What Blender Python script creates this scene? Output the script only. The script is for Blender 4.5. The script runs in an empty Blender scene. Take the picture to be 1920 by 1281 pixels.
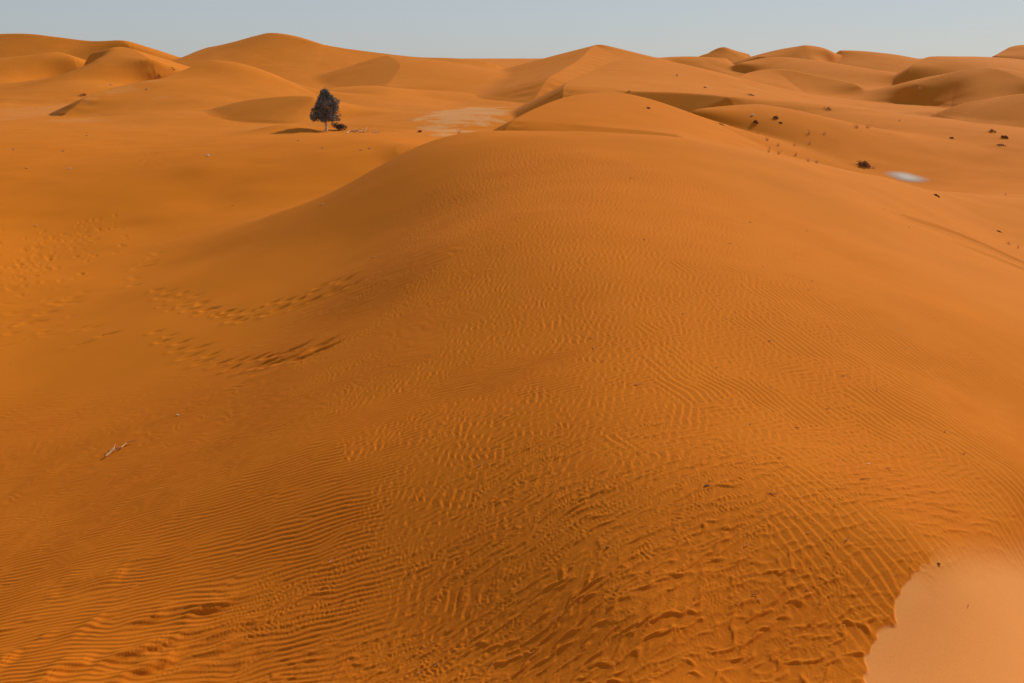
import bpy, math, random
import numpy as np

random.seed(7)
RNG = np.random.default_rng(11)
scene = bpy.context.scene
R = math.radians

# ------------------------------------------------------------------ camera
CAM_H = 10.0            # eye above the interdune floor (the photographer stands on a dune brink)
F = 1867.0              # focal length in pixels of the 1920 wide photograph (35 mm lens)
PITCH = math.atan((640.5 - 105.0) / F)
cam_data = bpy.data.cameras.new('camera')
cam = bpy.data.objects.new('camera', cam_data)
scene.collection.objects.link(cam)
cam_data.sensor_width = 36.0
cam_data.lens = F / 1920.0 * 36.0
cam_data.clip_start = 0.1
cam_data.clip_end = 20000
cam.location = (0, 0, CAM_H)
cam.rotation_euler = (R(90) - PITCH, 0, 0)
scene.camera = cam

# ------------------------------------------------------------------ sky, sun, exposure
SUN_EL = R(31.0)
SUN_AZ = R(50.0)        # from +X (right of the picture) towards +Y (away from the viewer)
sun_dir = (math.cos(SUN_EL) * math.cos(SUN_AZ), math.cos(SUN_EL) * math.sin(SUN_AZ), math.sin(SUN_EL))
world = bpy.data.worlds.new('World')
scene.world = world
world.use_nodes = True
wn = world.node_tree.nodes
wl = world.node_tree.links
bg = wn['Background']
SKY_TINT = (1.47, 1.61, 1.85, 1)      # pale, dusty desert sky
sky = wn.new('ShaderNodeTexSky')
sky.sky_type = 'NISHITA'
sky.sun_disc = False
sky.sun_elevation = SUN_EL
sky.sun_rotation = math.pi / 2 - SUN_AZ
sky.air_density = 1.0
sky.dust_density = 0.2
sky.ozone_density = 1.0
gam = wn.new('ShaderNodeGamma')
gam.inputs['Gamma'].default_value = 0.35
wl.new(sky.outputs['Color'], gam.inputs['Color'])
tint = wn.new('ShaderNodeMix'); tint.data_type = 'RGBA'; tint.blend_type = 'MULTIPLY'
tint.inputs['Factor'].default_value = 1.0
tint.inputs[7].default_value = SKY_TINT
wl.new(gam.outputs['Color'], tint.inputs[6])
wl.new(tint.outputs[2], bg.inputs['Color'])
bg.inputs['Strength'].default_value = 0.15
sun_data = bpy.data.lights.new('sun', 'SUN')
sun_data.energy = 3.75
sun_data.angle = R(0.5)
sun_data.color = (1.0, 0.98, 0.88)
sun = bpy.data.objects.new('sun', sun_data)
scene.collection.objects.link(sun)
sun.rotation_euler = (R(90) - SUN_EL, 0, SUN_AZ + R(90))
scene.view_settings.view_transform = 'Standard'
scene.view_settings.look = 'None'
scene.view_settings.exposure = 0.0
scene.view_settings.gamma = 1.0
scene.cycles.max_bounces = 5
scene.cycles.diffuse_bounces = 3

# ------------------------------------------------------------------ helpers
CP, SP = math.cos(PITCH), math.sin(PITCH)

def ray(px, py):
    a, b = (px - 960.0) / F, (640.5 - py) / F
    return np.array([a, CP + b * SP, -SP + b * CP])

def PX(px, py, Y):
    """world point on the sight line of a photo pixel, at forward distance Y"""
    d = ray(px, py)
    return np.array([0, 0, CAM_H]) + d * (Y / d[1])

def smoothstep(a, b, x):
    t = np.clip((x - a) / (b - a), 0, 1)
    return t * t * (3 - 2 * t)

def smax(a, b, k):
    h = np.maximum(k - np.abs(a - b), 0) / k
    return np.maximum(a, b) + h * h * k * 0.25

# smooth value noise from band limited tiles -------------------------------------------------
def noise_tile(n, lo, hi, seed):
    r = np.random.default_rng(seed)
    f = np.fft.fft2(r.standard_normal((n, n)))
    k = np.fft.fftfreq(n) * n
    kk = np.hypot(k[:, None], k[None, :])
    f *= np.exp(-0.5 * (np.log(np.maximum(kk, 1e-3) / math.sqrt(lo * hi)) / (0.5 * math.log(hi / lo) + 1e-6)) ** 2) / np.maximum(kk, 1)
    t = np.fft.ifft2(f).real
    return (t / t.std()).astype(np.float32)

def sample(tile, u, v):
    """periodic bilinear sample, u and v in tile periods"""
    n = tile.shape[0]
    u = (u * n) % n
    v = (v * n) % n
    i = np.floor(u).astype(np.int32); j = np.floor(v).astype(np.int32)
    fu = (u - i).astype(np.float32); fv = (v - j).astype(np.float32)
    i %= n; j %= n
    i1 = (i + 1) % n; j1 = (j + 1) % n
    return ((tile[j, i] * (1 - fu) + tile[j, i1] * fu) * (1 - fv)
            + (tile[j1, i] * (1 - fu) + tile[j1, i1] * fu) * fv)

NT = noise_tile(512, 3, 12, 3)
NF = noise_tile(512, 6, 60, 4)

# complex gabor tile: its argument is a ripple phase with natural forks and endings
def gabor_tile(n, waves, ang_sd, rad_sd, seed):
    r = np.random.default_rng(seed)
    f = np.fft.fft2(r.standard_normal((n, n)) + 1j * r.standard_normal((n, n)))
    k = np.fft.fftfreq(n) * n
    kx, ky = k[None, :], k[:, None]
    kr = np.hypot(kx, ky)
    th = np.arctan2(ky, kx)
    f = f * np.exp(-0.5 * ((kr - waves) / (rad_sd * waves)) ** 2 - 0.5 * (th / ang_sd) ** 2)
    t = np.fft.ifft2(f)
    return (t / np.abs(t).mean()).astype(np.complex64)

# ------------------------------------------------------------------ near terrain: thin plate surface
# foreground dune and the floor round it, (x, y, z) in metres; from the photo's sight lines
CTRL = []
def cp(px, py, Y): CTRL.append(PX(px, py, Y))
def cz(px, py, z):
    d = ray(px, py); t = (z - CAM_H) / d[2]
    CTRL.append(np.array([0, 0, CAM_H]) + d * t)
def cw(x, y, z): CTRL.append(np.array([x, y, z]))
# ridge of the foreground dune
cz(1400, 1281, 3.3); cz(1200, 1150, 3.62); cz(1000, 1080, 3.38); cz(1180, 900, 4.1); cz(1200, 600, 4.6); cz(1150, 400, 5.3); cz(1060, 300, 5.85)
cp(1000, 245, 55)
# left flank
cz(960, 1281, 2.95); cz(700, 1281, 2.42); cz(350, 1281, 2.0); cz(0, 1281, 1.9); cz(600, 900, 2.9); cz(300, 800, 1.55); cz(0, 900, 0.55)
cz(600, 600, 2.6); cz(850, 700, 3.75); cz(850, 450, 4.55)
cp(830, 266, 58); cp(700, 326, 57); cp(620, 366, 55); cp(520, 400, 53); cz(650, 450, 2.9); cw(-14, 58.5, 1.0); cw(-10.5, 61, 1.5); cw(-7, 65, 2.0); cw(-4, 69, 2.2)
cz(300, 560, 0.8); cz(0, 620, -0.3); cz(420, 470, 1.2); cz(50, 430, -0.35); cz(250, 425, -0.1); cz(100, 385, 0.3); cz(400, 372, 0.75)
# floor behind to the left, with its soft step
cp(0, 345, 74); cp(200, 337, 74); cp(400, 320, 74); cp(600, 296, 76); cp(750, 276, 80)
cz(0, 300, 1.2); cz(300, 270, 1.2); cz(612, 250, 1.3); cz(850, 255, 1.2)
cz(-300, 500, 0.2); cz(-600, 800, 0.0); cz(-500, 300, 0.6); cz(-400, 1281, 1.2)
cz(100, 200, 0.9); cz(890, 208, 0.7); cz(500, 215, 1.0); cz(720, 240, 1.0)
# right flank
cz(1500, 420, 4.2); cz(1700, 500, 3.35); cz(1600, 800, 3.95); cz(1920, 900, 3.4); cz(1920, 650, 2.85); cz(1700, 1000, 3.9)
cp(1340, 268, 56); cp(1440, 290, 57); cp(1540, 318, 59); cp(1650, 343, 64); cp(1770, 360, 70)
cz(1850, 420, 0.9); cz(1920, 485, 1.0); cz(2150, 600, 0.8); cz(2300, 900, 0.8); cz(2250, 1281, 1.5)
# floor on the right
cz(1622, 312, -0.3); cz(1880, 270, 0.6); cz(1700, 240, 0.8); cz(1450, 270, 0.6); cz(1900, 340, -0.6); cw(24, 67, 0.9); cw(17, 71, 1.2); cw(31, 74, -0.1); cz(2300, 350, 0.4); cz(1850, 240, 0.5)
# behind the ridge
cw(0, 66, 4.2); cw(6, 66, 4.0); cw(2, 76, 2.0); cw(12, 72, 2.4)
# the brink the photographer stands on and the ground behind
cw(0, 0, 8.2); cw(0, 4.5, 5.4); cw(-8, 0, 5.4); cw(8, 0, 6.4); cw(0, -8, 8.0); cw(-20, -10, 3.0); cw(20, -10, 3.0)
cw(0, -40, 3); cw(-50, -30, 1); cw(50, -30, 1)
cw(-60, 20, 0.2); cw(60, 30, 0.4); cw(-90, 90, 0.6); cw(90, 90, 0.4)
for X_ in (-300, -150, 0, 150, 300):
    cw(X_, 240, 0.5); cw(X_, 420, 0.0)
cw(-900, 900, 0); cw(0, 1200, 0); cw(900, 900, 0); cw(-250, 100, 0.5); cw(250, 100, 0.5); cw(-200, -100, 0); cw(200, -100, 0)
CTRL = np.array(CTRL)

def warp_xy(x, y):
    """log-like stretch so that near and far control points weigh alike"""
    s = 1.0 / np.sqrt(1.0 + (x * x + y * y) / 900.0)
    return x * s ** 0.6, y * s ** 0.6

def tps_fit(P, lam=0.02):
    a, b = warp_xy(P[:, 0], P[:, 1])
    n = len(P)
    d2 = (a[:, None] - a[None]) ** 2 + (b[:, None] - b[None]) ** 2
    K = 0.5 * d2 * np.log(d2 + 1e-9) + lam * np.eye(n)
    A = np.zeros((n + 3, n + 3))
    A[:n, :n] = K
    A[:n, n] = 1; A[:n, n + 1] = a; A[:n, n + 2] = b
    A[n:, :n] = A[:n, n:].T
    w = np.linalg.solve(A, np.concatenate([P[:, 2], np.zeros(3)]))
    return a, b, w

TA, TB, TW = tps_fit(CTRL)

def tps(x, y):
    x = np.asarray(x, float); y = np.asarray(y, float)
    u, v = warp_xy(x, y)
    n = len(TA)
    z = TW[n] + TW[n + 1] * u + TW[n + 2] * v
    for i in range(n):
        d2 = (u - TA[i]) ** 2 + (v - TB[i]) ** 2 + 1e-9
        z = z + TW[i] * 0.5 * d2 * np.log(d2)
    return z

def on_tps(px, py, y0=4.0, y1=160.0):
    d = ray(px, py)
    Ys = np.geomspace(y0, y1, 900)
    t = Ys / d[1]
    zr = CAM_H + d[2] * t
    g = tps(d[0] * t, Ys)
    i = np.argmax(zr <= g)
    return np.array([d[0] * t[i], Ys[i]])

# ------------------------------------------------------------------ the ground grid
def width(Y): return np.sqrt(Y * Y + 36.0)
dep = np.linspace(math.atan(5.6 / 6.0), math.atan(5.6 / 58.0), 1150)
rows = np.concatenate([np.linspace(-60, 5.6, 60), 5.6 / np.tan(dep), np.geomspace(58, 110, 150)[1:],
                       np.geomspace(110, 420, 430)[1:], np.geomspace(420, 4000, 60)[1:]])
cols = np.concatenate([np.linspace(-1.5, -0.57, 90)[:-1], np.linspace(-0.57, 0.57, 1600), np.linspace(0.57, 1.5, 90)[1:]])
NR, NC = len(rows), len(cols)
W_ = width(rows)
GX = (W_[:, None] * cols[None, :]).astype(np.float32)
GY = np.repeat(rows[:, None], NC, 1).astype(np.float32)

def eval_chunks(fn, x, y):
    out = np.empty(x.shape, np.float32)
    for i in range(0, x.shape[0], 100):
        out[i:i + 100] = fn(x[i:i + 100], y[i:i + 100])
    return out

# the thin plate surface is smooth: evaluate it on every third vertex row and column
ri = np.unique(np.concatenate([np.arange(0, NR, 3), [NR - 1]]))
ci = np.unique(np.concatenate([np.arange(0, NC, 3), [NC - 1]]))
sub = eval_chunks(tps, GX[np.ix_(ri, ci)].astype(float), GY[np.ix_(ri, ci)].astype(float))
tmp = np.empty((len(ri), NC), np.float32)
for k in range(len(ri)):
    tmp[k] = np.interp(cols, cols[ci], sub[k])
B = np.empty((NR, NC), np.float32)
seg = np.clip(np.searchsorted(ri, np.arange(NR), 'right') - 1, 0, len(ri) - 2)
ft = ((rows - rows[ri[seg]]) / (rows[ri[seg + 1]] - rows[ri[seg]]))[:, None]
B = (tmp[seg] * (1 - ft) + tmp[seg + 1] * ft).astype(np.float32)

far = smoothstep(90, 180, GY)
B += (far * 0.15 * sample(NT, GX / 260.0, GY / 260.0)).astype(np.float32)
B += (0.03 - 0.015 * far) * sample(NT, GX / 60.0 + .3, GY / 60.0 + .1)

# ------------------------------------------------------------------ far dunes
def spline(P, n=6):
    P = np.asarray(P, float)
    Q = np.vstack([2 * P[0] - P[1], P, 2 * P[-1] - P[-2]])
    out = []
    for i in range(1, len(Q) - 2):
        p0, p1, p2, p3 = Q[i - 1], Q[i], Q[i + 1], Q[i + 2]
        for t in np.linspace(0, 1, n, endpoint=False):
            out.append(0.5 * ((2 * p1) + (p2 - p0) * t + (2 * p0 - 5 * p1 + 4 * p2 - p3) * t * t + (3 * p1 - p0 - 3 * p2 + p3) * t ** 3))
    out.append(Q[-2])
    return np.array(out)

def polyline_field(x, y, P, sided=False):
    """signed distance (left of travel > 0) to a polyline and the softly interpolated third coordinate"""
    best = np.full(x.shape, 1e9, np.float32); sgn = np.ones(x.shape, np.float32)
    st = np.zeros(x.shape, np.float32); sw = np.zeros(x.shape, np.float32); sz = np.zeros(x.shape, np.float32); hard = np.zeros(x.shape, np.float32)
    for i in range(len(P) - 1):
        ax, ay, az = P[i][:3]; bx, by, bz = P[i + 1][:3]
        dx, dy = bx - ax, by - ay
        L2 = dx * dx + dy * dy + 1e-9
        t = np.clip(((x - ax) * dx + (y - ay) * dy) / L2, 0, 1).astype(np.float32)
        ex = x - (ax + t * dx); ey = y - (ay + t * dy)
        d2 = ex * ex + ey * ey
        w = 1.0 / (d2 + 0.05) ** 3
        sw += w; sz += w * (az + t * (bz - az))
        if sided: st += w * (P[i][3] + t * (P[i + 1][3] - P[i][3]))
        m = d2 < best
        cr = (dx * ey - dy * ex).astype(np.float32)
        sgn = np.where(m, np.where(cr >= 0, 1, -1), sgn).astype(np.float32)
        hard = np.where(m, cr / math.sqrt(L2), hard)
        best = np.where(m, d2, best)
    dd = np.sqrt(best) * sgn
    if sided:
        return dd, sz / sw, st / sw, np.clip(hard / np.maximum(np.abs(dd), 1e-4), -1, 1)   # +-1 beside the line, fading past its ends
    return dd, sz / sw

def prof(kind, v, d, hc):
    if kind == 'bell':
        return hc * 0.5 * (1 + np.cos(np.pi * np.clip(d / v, 0, 1)))
    if kind == 'con':
        return hc * (1 - np.clip(d / v, 0, 1)) ** 2
    return hc - v * d                       # 'lin'

Z = B.copy()
def dune(pts, farside, nearside, k=0.6, endtaper=0.16):
    """pts: crest (px, py, Y) from left to right; farside = left of travel"""
    global Z
    P = spline([PX(*p) for p in pts])
    al = np.concatenate([[0], np.cumsum(np.hypot(*np.diff(P[:, :2], axis=0).T))])
    al /= al[-1]
    P = np.c_[P, smoothstep(0, endtaper, al) * smoothstep(0, endtaper, 1 - al)]
    reach = max([s[1] if s[0] != 'lin' else 18.0 / s[1] for s in (farside, nearside)])
    r0 = np.searchsorted(rows, P[:, 1].min() - reach); r1 = np.searchsorted(rows, P[:, 1].max() + reach)
    wa, wb = width(rows[r0]), width(rows[min(r1, NR - 1)])
    xa, xb = P[:, 0].min() - reach, P[:, 0].max() + reach
    c0 = np.searchsorted(cols, min(xa / wa, xa / wb)); c1 = np.searchsorted(cols, max(xb / wa, xb / wb))
    c0 = max(c0 - 2, 0); c1 = min(c1 + 2, NC)
    x = GX[r0:r1, c0:c1]; y = GY[r0:r1, c0:c1]
    wob = 0.25 * sample(NT, x / 90.0 + P[0, 0], y / 90.0)
    d, zc, tq, side = polyline_field(x, y, P, True)
    b = B[r0:r1, c0:c1]
    hc = np.maximum(zc - b, 0) * tq
    ad = np.abs(d) + wob * smoothstep(2, 25, np.abs(d))
    q = smoothstep(-1, 1, side)
    h = q * np.maximum(prof(farside[0], farside[1], ad, hc), -3) + (1 - q) * np.maximum(prof(nearside[0], nearside[1], ad, hc), -3)
    h = h - k * np.maximum(1 - np.maximum(h, -50) / k, 0) * (h < k)
    Z[r0:r1, c0:c1] = smax(Z[r0:r1, c0:c1], b + h, k)

# ---- left skyline
dune([(-500, 90, 330), (-150, 72, 330), (25, 63, 330), (100, 69, 330), (170, 77, 330), (235, 75, 325), (250, 80, 320), (290, 98, 310)], ('bell', 60), ('con', 80))
dune([(-200, 125, 280), (0, 110, 275), (60, 103, 275), (110, 98, 275), (135, 107, 270), (160, 118, 262)], ('lin', .3), ('bell', 55), .8)
dune([(120, 112, 262), (160, 103, 265), (215, 89, 268), (245, 91, 266), (270, 104, 256), (300, 120, 245)], ('lin', .3), ('bell', 55), .8)
dune([(280, 99, 360), (350, 93, 360), (400, 87, 355), (440, 78, 350), (480, 67, 345), (515, 62, 340), (580, 77, 335), (620, 87, 335),
      (700, 98, 335), (780, 107, 335), (860, 110, 335), (960, 121, 335), (1040, 126, 335)], ('bell', 80), ('con', 120))
dune([(100, 204, 158), (200, 168, 178), (270, 152, 187), (300, 147, 191), (340, 133, 199), (380, 117, 206), (397, 113, 209), (430, 122, 214), (520, 140, 220), (620, 160, 222)], ('lin', .4), ('bell', 46), .4)
dune([(325, 226, 160), (362, 215, 160), (405, 202, 158), (470, 187, 155), (560, 180, 152), (640, 186, 150)], ('bell', 30), ('lin', .26), .4)
# ---- middle
dune([(712, 174, 222), (723, 162, 236), (735, 148, 250), (750, 125, 270), (735, 108, 290), (700, 98, 312)], ('lin', .21), ('bell', 80), .5)
dune([(440, 197, 190), (505, 184, 200), (580, 181, 205), (620, 168, 212), (690, 161, 220), (722, 163, 222), (800, 172, 222), (870, 184, 215), (930, 197, 208)], ('bell', 30), ('bell', 62), .5)
dune([(985, 170, 190), (1030, 145, 220), (1085, 112, 262), (1112, 87, 298), (1130, 84, 302), (1170, 94, 315), (1220, 106, 335), (1300, 112, 360)], ('lin', .24), ('lin', .22), .8)
dune([(1075, 182, 124), (1060, 178, 128), (1055, 168, 136), (1066, 154, 150), (1100, 138, 170), (1165, 112, 205), (1230, 113, 235)], ('lin', .5), ('bell', 54), .4)
dune([(1100, 180, 140), (1130, 171, 142), (1250, 173, 138), (1330, 178, 134), (1400, 187, 126)], ('bell', 50), ('lin', .5), .3)
dune([(1240, 219, 100), (1255, 216, 101), (1310, 204, 104.5), (1380, 197, 108.5), (1425, 196, 111), (1445, 205, 112.5), (1500, 222, 116), (1560, 235, 120.5), (1615, 241, 125)], ('lin', .4), ('bell', 27), .4)
dune([(900, 252, 64), (960, 226, 72), (1000, 205, 78), (1060, 182, 88), (1120, 173, 96), (1133, 172, 98), (1180, 195, 101), (1230, 210, 104), (1262, 218, 107), (1330, 238, 110)], ('lin', .5), ('bell', 30), .4)
dune([(880, 256, 72), (980, 238, 72), (1060, 236, 71), (1150, 241, 70), (1250, 250, 69), (1350, 267, 68)], ('bell', 16), ('lin', .35), .3)
# ---- right
dune([(1285, 113, 400), (1330, 99, 398), (1355, 88, 400), (1380, 95, 400), (1430, 108, 400)], ('lin', .2), ('lin', .22))
dune([(1210, 122, 296), (1250, 109, 305), (1290, 106, 310), (1340, 108, 310), (1400, 112, 310)], ('bell', 60), ('bell', 60))
dune([(1365, 124, 285), (1405, 114, 295), (1450, 107, 300), (1520, 111, 305)], ('lin', .35), ('bell', 55))
dune([(1360, 154, 212), (1385, 144, 222), (1405, 136, 230), (1440, 130, 236), (1480, 131, 236), (1530, 141, 232), (1590, 153, 225), (1650, 167, 214)], ('lin', .35), ('con', 45), .5)
dune([(1400, 110, 330), (1440, 104, 335), (1490, 90, 340), (1512, 85, 340), (1545, 93, 335), (1590, 104, 330)], ('bell', 60), ('bell', 70))
dune([(1530, 96, 352), (1600, 95, 350), (1680, 103, 350), (1720, 112, 350), (1790, 120, 350)], ('bell', 60), ('bell', 75))
dune([(1440, 112, 305), (1490, 111, 300), (1530, 114, 290), (1600, 126, 280), (1680, 138, 270), (1740, 146, 258)], ('bell', 40), ('bell', 55))
dune([(1675, 142, 250), (1690, 136, 255), (1708, 125, 262), (1730, 111, 272), (1747, 106, 278), (1790, 106, 292), (1840, 107, 310), (1910, 113, 330)], ('lin', .6), ('bell', 65), .3)
dune([(1840, 112, 322), (1862, 105, 330), (1880, 97, 338), (1895, 88, 345), (1920, 84, 352), (2000, 80, 370)], ('lin', .6), ('bell', 75), .3)
dune([(1670, 174, 206), (1700, 163, 208), (1760, 143, 210), (1830, 128, 208), (1870, 130, 203), (1920, 147, 196), (2000, 168, 188)], ('bell', 40), ('lin', .2), .8)
dune([(1680, 236, 152), (1730, 222, 152), (1800, 196, 150), (1860, 184, 147), (1920, 176, 143), (2060, 170, 136)], ('bell', 40), ('lin', .22), .8)

# ------------------------------------------------------------------ brink of the slip face, lower right
BRINK = [(1640, 1330, 1), (1622, 1232, 1), (1668, 1192, 1), (1664, 1150, 1), (1690, 1102, .9), (1740, 1072, .55), (1820, 1052, .2), (1960, 1035, 0.0)]
bp = np.array([np.r_[on_tps(p[0], p[1]), p[2]] for p in BRINK])
r0, r1 = np.searchsorted(rows, 5.0), np.searchsorted(rows, 22.0)
c0, c1 = np.searchsorted(cols, 0.02), np.searchsorted(cols, 1.2)
sl = np.s_[r0:r1, c0:c1]
x, y = GX[sl], GY[sl]
jag = 0.05 * sample(NT, x / 4.2, y / 4.2)
xb = np.interp(y, np.r_[bp[:6, 1], bp[5, 1] + 3], np.r_[bp[:6, 0], bp[5, 0] + .9])
yy = y - 0.75 * np.maximum(x - bp[5, 0], 0)
cut = smoothstep(bp[5, 1] + 2.2, bp[3, 1], yy)
d = -(x - xb)
d = d + jag * 1.6 * np.exp(-(d / 0.35) ** 2)
wgt = np.interp(y, bp[:, 1], bp[:, 2])
s0, s1 = bp[1], bp[5]
xl = s0[0] + 0.05 + (s1[0] - s0[0]) * (y - s0[1]) / (s1[1] - s0[1])          # straight foot line of the slide
e = x - xl
Z[sl] -= cut * 0.36 * np.clip(0.5 * (e + np.sqrt(e * e + 0.03)), 0, 5)
Z[sl] -= 0.022 * cut * wgt * smoothstep(-0.03, 0.03, -d)
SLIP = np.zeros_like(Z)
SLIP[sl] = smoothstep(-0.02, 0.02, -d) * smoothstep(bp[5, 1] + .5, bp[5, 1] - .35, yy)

# ------------------------------------------------------------------ ripples
TS = gabor_tile(2048, 128, 0.10, 0.10, 21)      # straight, long crests
TM = gabor_tile(2048, 128, 0.34, 0.16, 22)      # wavy crests
NL2 = noise_tile(512, 14, 28, 32)       # lobed, broken crests

def blown_sand(n, sched, wander, b=3.5, hop=8.0, q=0.12, D=0.16, jit=0.6, seed=1, cells=9.0):
    """saltation model: grains hop down the wind, higher grains farther; a wandering wind leaves scalloped plates"""
    r = np.random.default_rng(seed)
    h = r.random((n, n)).astype(np.float32) * .4
    f = np.fft.fft2(r.standard_normal((n, n)))
    k = np.fft.fftfreq(n) * n * 400.0 / n
    w = np.fft.ifft2(f * np.exp(-(np.hypot(k[:, None], k[None, :]) / cells) ** 2)).real
    w /= w.std()
    X, Y = np.meshgrid(np.arange(n), np.arange(n))
    for steps, deg in sched:
        th = np.radians(deg) + np.radians(wander) * w
        c, s_ = np.cos(th).astype(np.float32), np.sin(th).astype(np.float32)
        for _ in range(steps):
            l = np.clip(hop + b * (h - h.mean()), .5, 4 * hop)
            gr = ((np.roll(h, -1, 1) - np.roll(h, 1, 1)) * c + (np.roll(h, -1, 0) - np.roll(h, 1, 0)) * s_) / 2
            take = q * np.clip(1 + 1.2 * np.tanh(gr * 1.5), .05, None)
            tx = (X + np.rint(l * c + r.normal(0, jit, (n, n))).astype(np.int64)) % n
            ty = (Y + np.rint(l * s_ + r.normal(0, jit, (n, n))).astype(np.int64)) % n
            h = h - take + np.bincount((ty * n + tx).ravel(), weights=take.ravel(), minlength=n * n).reshape(n, n)
            for _ in range(2):
                a = np.roll(h, 1, 0) + np.roll(h, -1, 0)
                h = h + D * ((a + np.roll(h, 1, 1) + np.roll(h, -1, 1)) / 6 + (np.roll(a, 1, 1) + np.roll(a, -1, 1)) / 12 - h)
            h = h.astype(np.float32)
    for _ in range(6):
        h = (4 * h + np.roll(h, 1, 0) + np.roll(h, -1, 0) + np.roll(h, 1, 1) + np.roll(h, -1, 1)) / 8
    h = h - h.mean()
    return np.where(h < 0, 0.85 * np.tanh(h / 0.85), 2.2 * np.tanh(h / 2.2)).astype(np.float32)     # hollows fill up again

PLATES = blown_sand(1024, [(40, 0)], 33, seed=5)
SCALES = blown_sand(768, [(70, 0)], 17, seed=6)

def rot_sample(T, waves, x, y, ang, lam):
    c, s_ = math.cos(ang), math.sin(ang)
    u = (x * c + y * s_) / (lam * waves); v = (-x * s_ + y * c) / (lam * waves)
    return sample(T, u, v)

def profile(c, skew=0.62):
    """gentle on the windward side, steep on the lee side (which faces against the wave vector)"""
    ph = np.angle(c)
    return np.cos(ph + skew * np.cos(ph)) * np.minimum(np.abs(c) * 2.4, 1.0)

r0, r1 = np.searchsorted(rows, 5.5), np.searchsorted(rows, 62.0)
sl = np.s_[r0:r1, :]
x, y = GX[sl].astype(np.float64), GY[sl].astype(np.float64)
# where the ripples lie: an outline on the ground (walked from the photo's sight lines)
REG = [(-900, 640), (-300, 690), (0, 720), (300, 705), (480, 620), (600, 530), (690, 440), (760, 370), (850, 300), (960, 262), (1080, 258), (1220, 285),
       (1400, 345), (1600, 425), (1760, 510), (1920, 600), (2200, 760), (2600, 1300)]
rg = np.array([np.r_[on_tps(*p), 0] for p in REG])
dr, _ = polyline_field(x.astype(np.float32), y.astype(np.float32), rg)
fade = 0.35 + 0.05 * y
mask = smoothstep(-0.3, 1.0, -dr / (fade * 2.2)) * (1 - SLIP[sl])
mask *= 0.75 + 0.25 * smoothstep(-1.2, 0.8, sample(NT, x / 14.0, y / 14.0))
# the wind turns over the ridge: three sets of crests blend into one another
ridge_x = np.interp(y, [5, 9, 13, 20, 30, 42, 55], [2.0, 1.9, 1.9, 2.6, 3.0, 2.3, 1.3])
q = (x - ridge_x) / (2.2 + 0.10 * y) + 0.35 * sample(NT, x / 22.0 + .4, y / 22.0)
wl_ = 1 - smoothstep(-1.6, -0.5, q)
wr_ = smoothstep(0.1, 1.3, q)
wm_ = np.clip(1 - wl_ - wr_, 0, 1)
wx = x + 0.03 * sample(NT, x / 9.0, y / 9.0)
wy = y + 0.03 * sample(NT, y / 9.0 + .5, x / 9.0)
fine = (wl_ * rot_sample(TS, 128, wx, wy, R(92), 0.115) + wr_ * rot_sample(TS, 128, wx, wy, R(200), 0.15)
        + wm_ * rot_sample(TM, 128, wx, wy, R(148), 0.155))
near = 1 - smoothstep(12.5, 18.0, y + 1.2 * sample(NT, x / 12.0, y / 12.0 + .2) + 1.5 * np.abs(q - 0.1) * 1.3)
def across(T, ang, lc, lw):
    """noise with cells lc long along the crests and lw long down the wind"""
    c, s_ = math.cos(ang), math.sin(ang)
    return sample(T, (-wx * s_ + wy * c) / (lc * 20.0), (wx * c + wy * s_) / (lw * 20.0))
def turned(T, ang, period):
    c, s_ = math.cos(ang), math.sin(ang)
    return sample(T, (wx * c + wy * s_) / period, (-wx * s_ + wy * c) / (period * .62))     # drawn out down the wind
def across(T, ang, lc, lw):
    """noise with cells lc long along the crests and lw long down the wind"""
    c, s_ = math.cos(ang), math.sin(ang)
    return sample(T, (-wx * s_ + wy * c) / (lc * 20.0), (wx * c + wy * s_) / (lw * 20.0))
amp = 0.0094 + 0.0008 * wr_
fine = fine * np.exp(1j * 0.5 * wm_ * across(NL2, R(148), 0.25, 0.5))
PA = R(212)
close = smoothstep(13.0, 9.5, y + .8 * sample(NT, x / 9.0, y / 9.0))
plates = close * 0.0105 * turned(PLATES, PA, 6.2) + (1 - close) * 0.0078 * turned(SCALES, PA, 5.0)
Z[sl] += (mask * amp * profile(fine) * (1 - 0.65 * near)).astype(np.float32)
Z[sl] += (mask * near * (plates + 0.0008 * sample(NF, x / 3.1, y / 3.1))).astype(np.float32)
RIP = np.zeros_like(Z); RIP[sl] = mask
SHADE_TINT = np.zeros_like(Z); SHADE_TINT[sl] = np.clip(mask * (.35 + .5 * wl_ + .4 * smoothstep(26, 9, y)) * (1 - .5 * wr_), 0, 1)  # weight of the painted shade tint, strongest on left flank and near ground

# ------------------------------------------------------------------ footprints and old trails
def pit(px, py, length, wid, depth, ang=None, rim=0.35):
    c = on_tps(px, py)
    a = R(18) if ang is None else ang
    rr = 2.6 * max(length, wid)
    i0, i1 = np.searchsorted(rows, c[1] - rr), np.searchsorted(rows, c[1] + rr)
    w0 = width(c[1])
    j0, j1 = np.searchsorted(cols, (c[0] - rr * 1.4) / w0), np.searchsorted(cols, (c[0] + rr * 1.4) / w0)
    s_ = np.s_[i0:i1, j0:j1]
    dx, dy = GX[s_] - c[0], GY[s_] - c[1]
    u = (dx * math.cos(a) + dy * math.sin(a)) / length
    v = (-dx * math.sin(a) + dy * math.cos(a)) / wid
    e = u * u + v * v
    Z[s_] += (-depth * np.exp(-e * 1.3) + rim * depth * np.exp(-((np.sqrt(e) - 1.35) / 0.42) ** 2) * (0.6 - 0.5 * np.sign(u) * np.minimum(np.abs(u), 1))).astype(np.float32)

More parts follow.
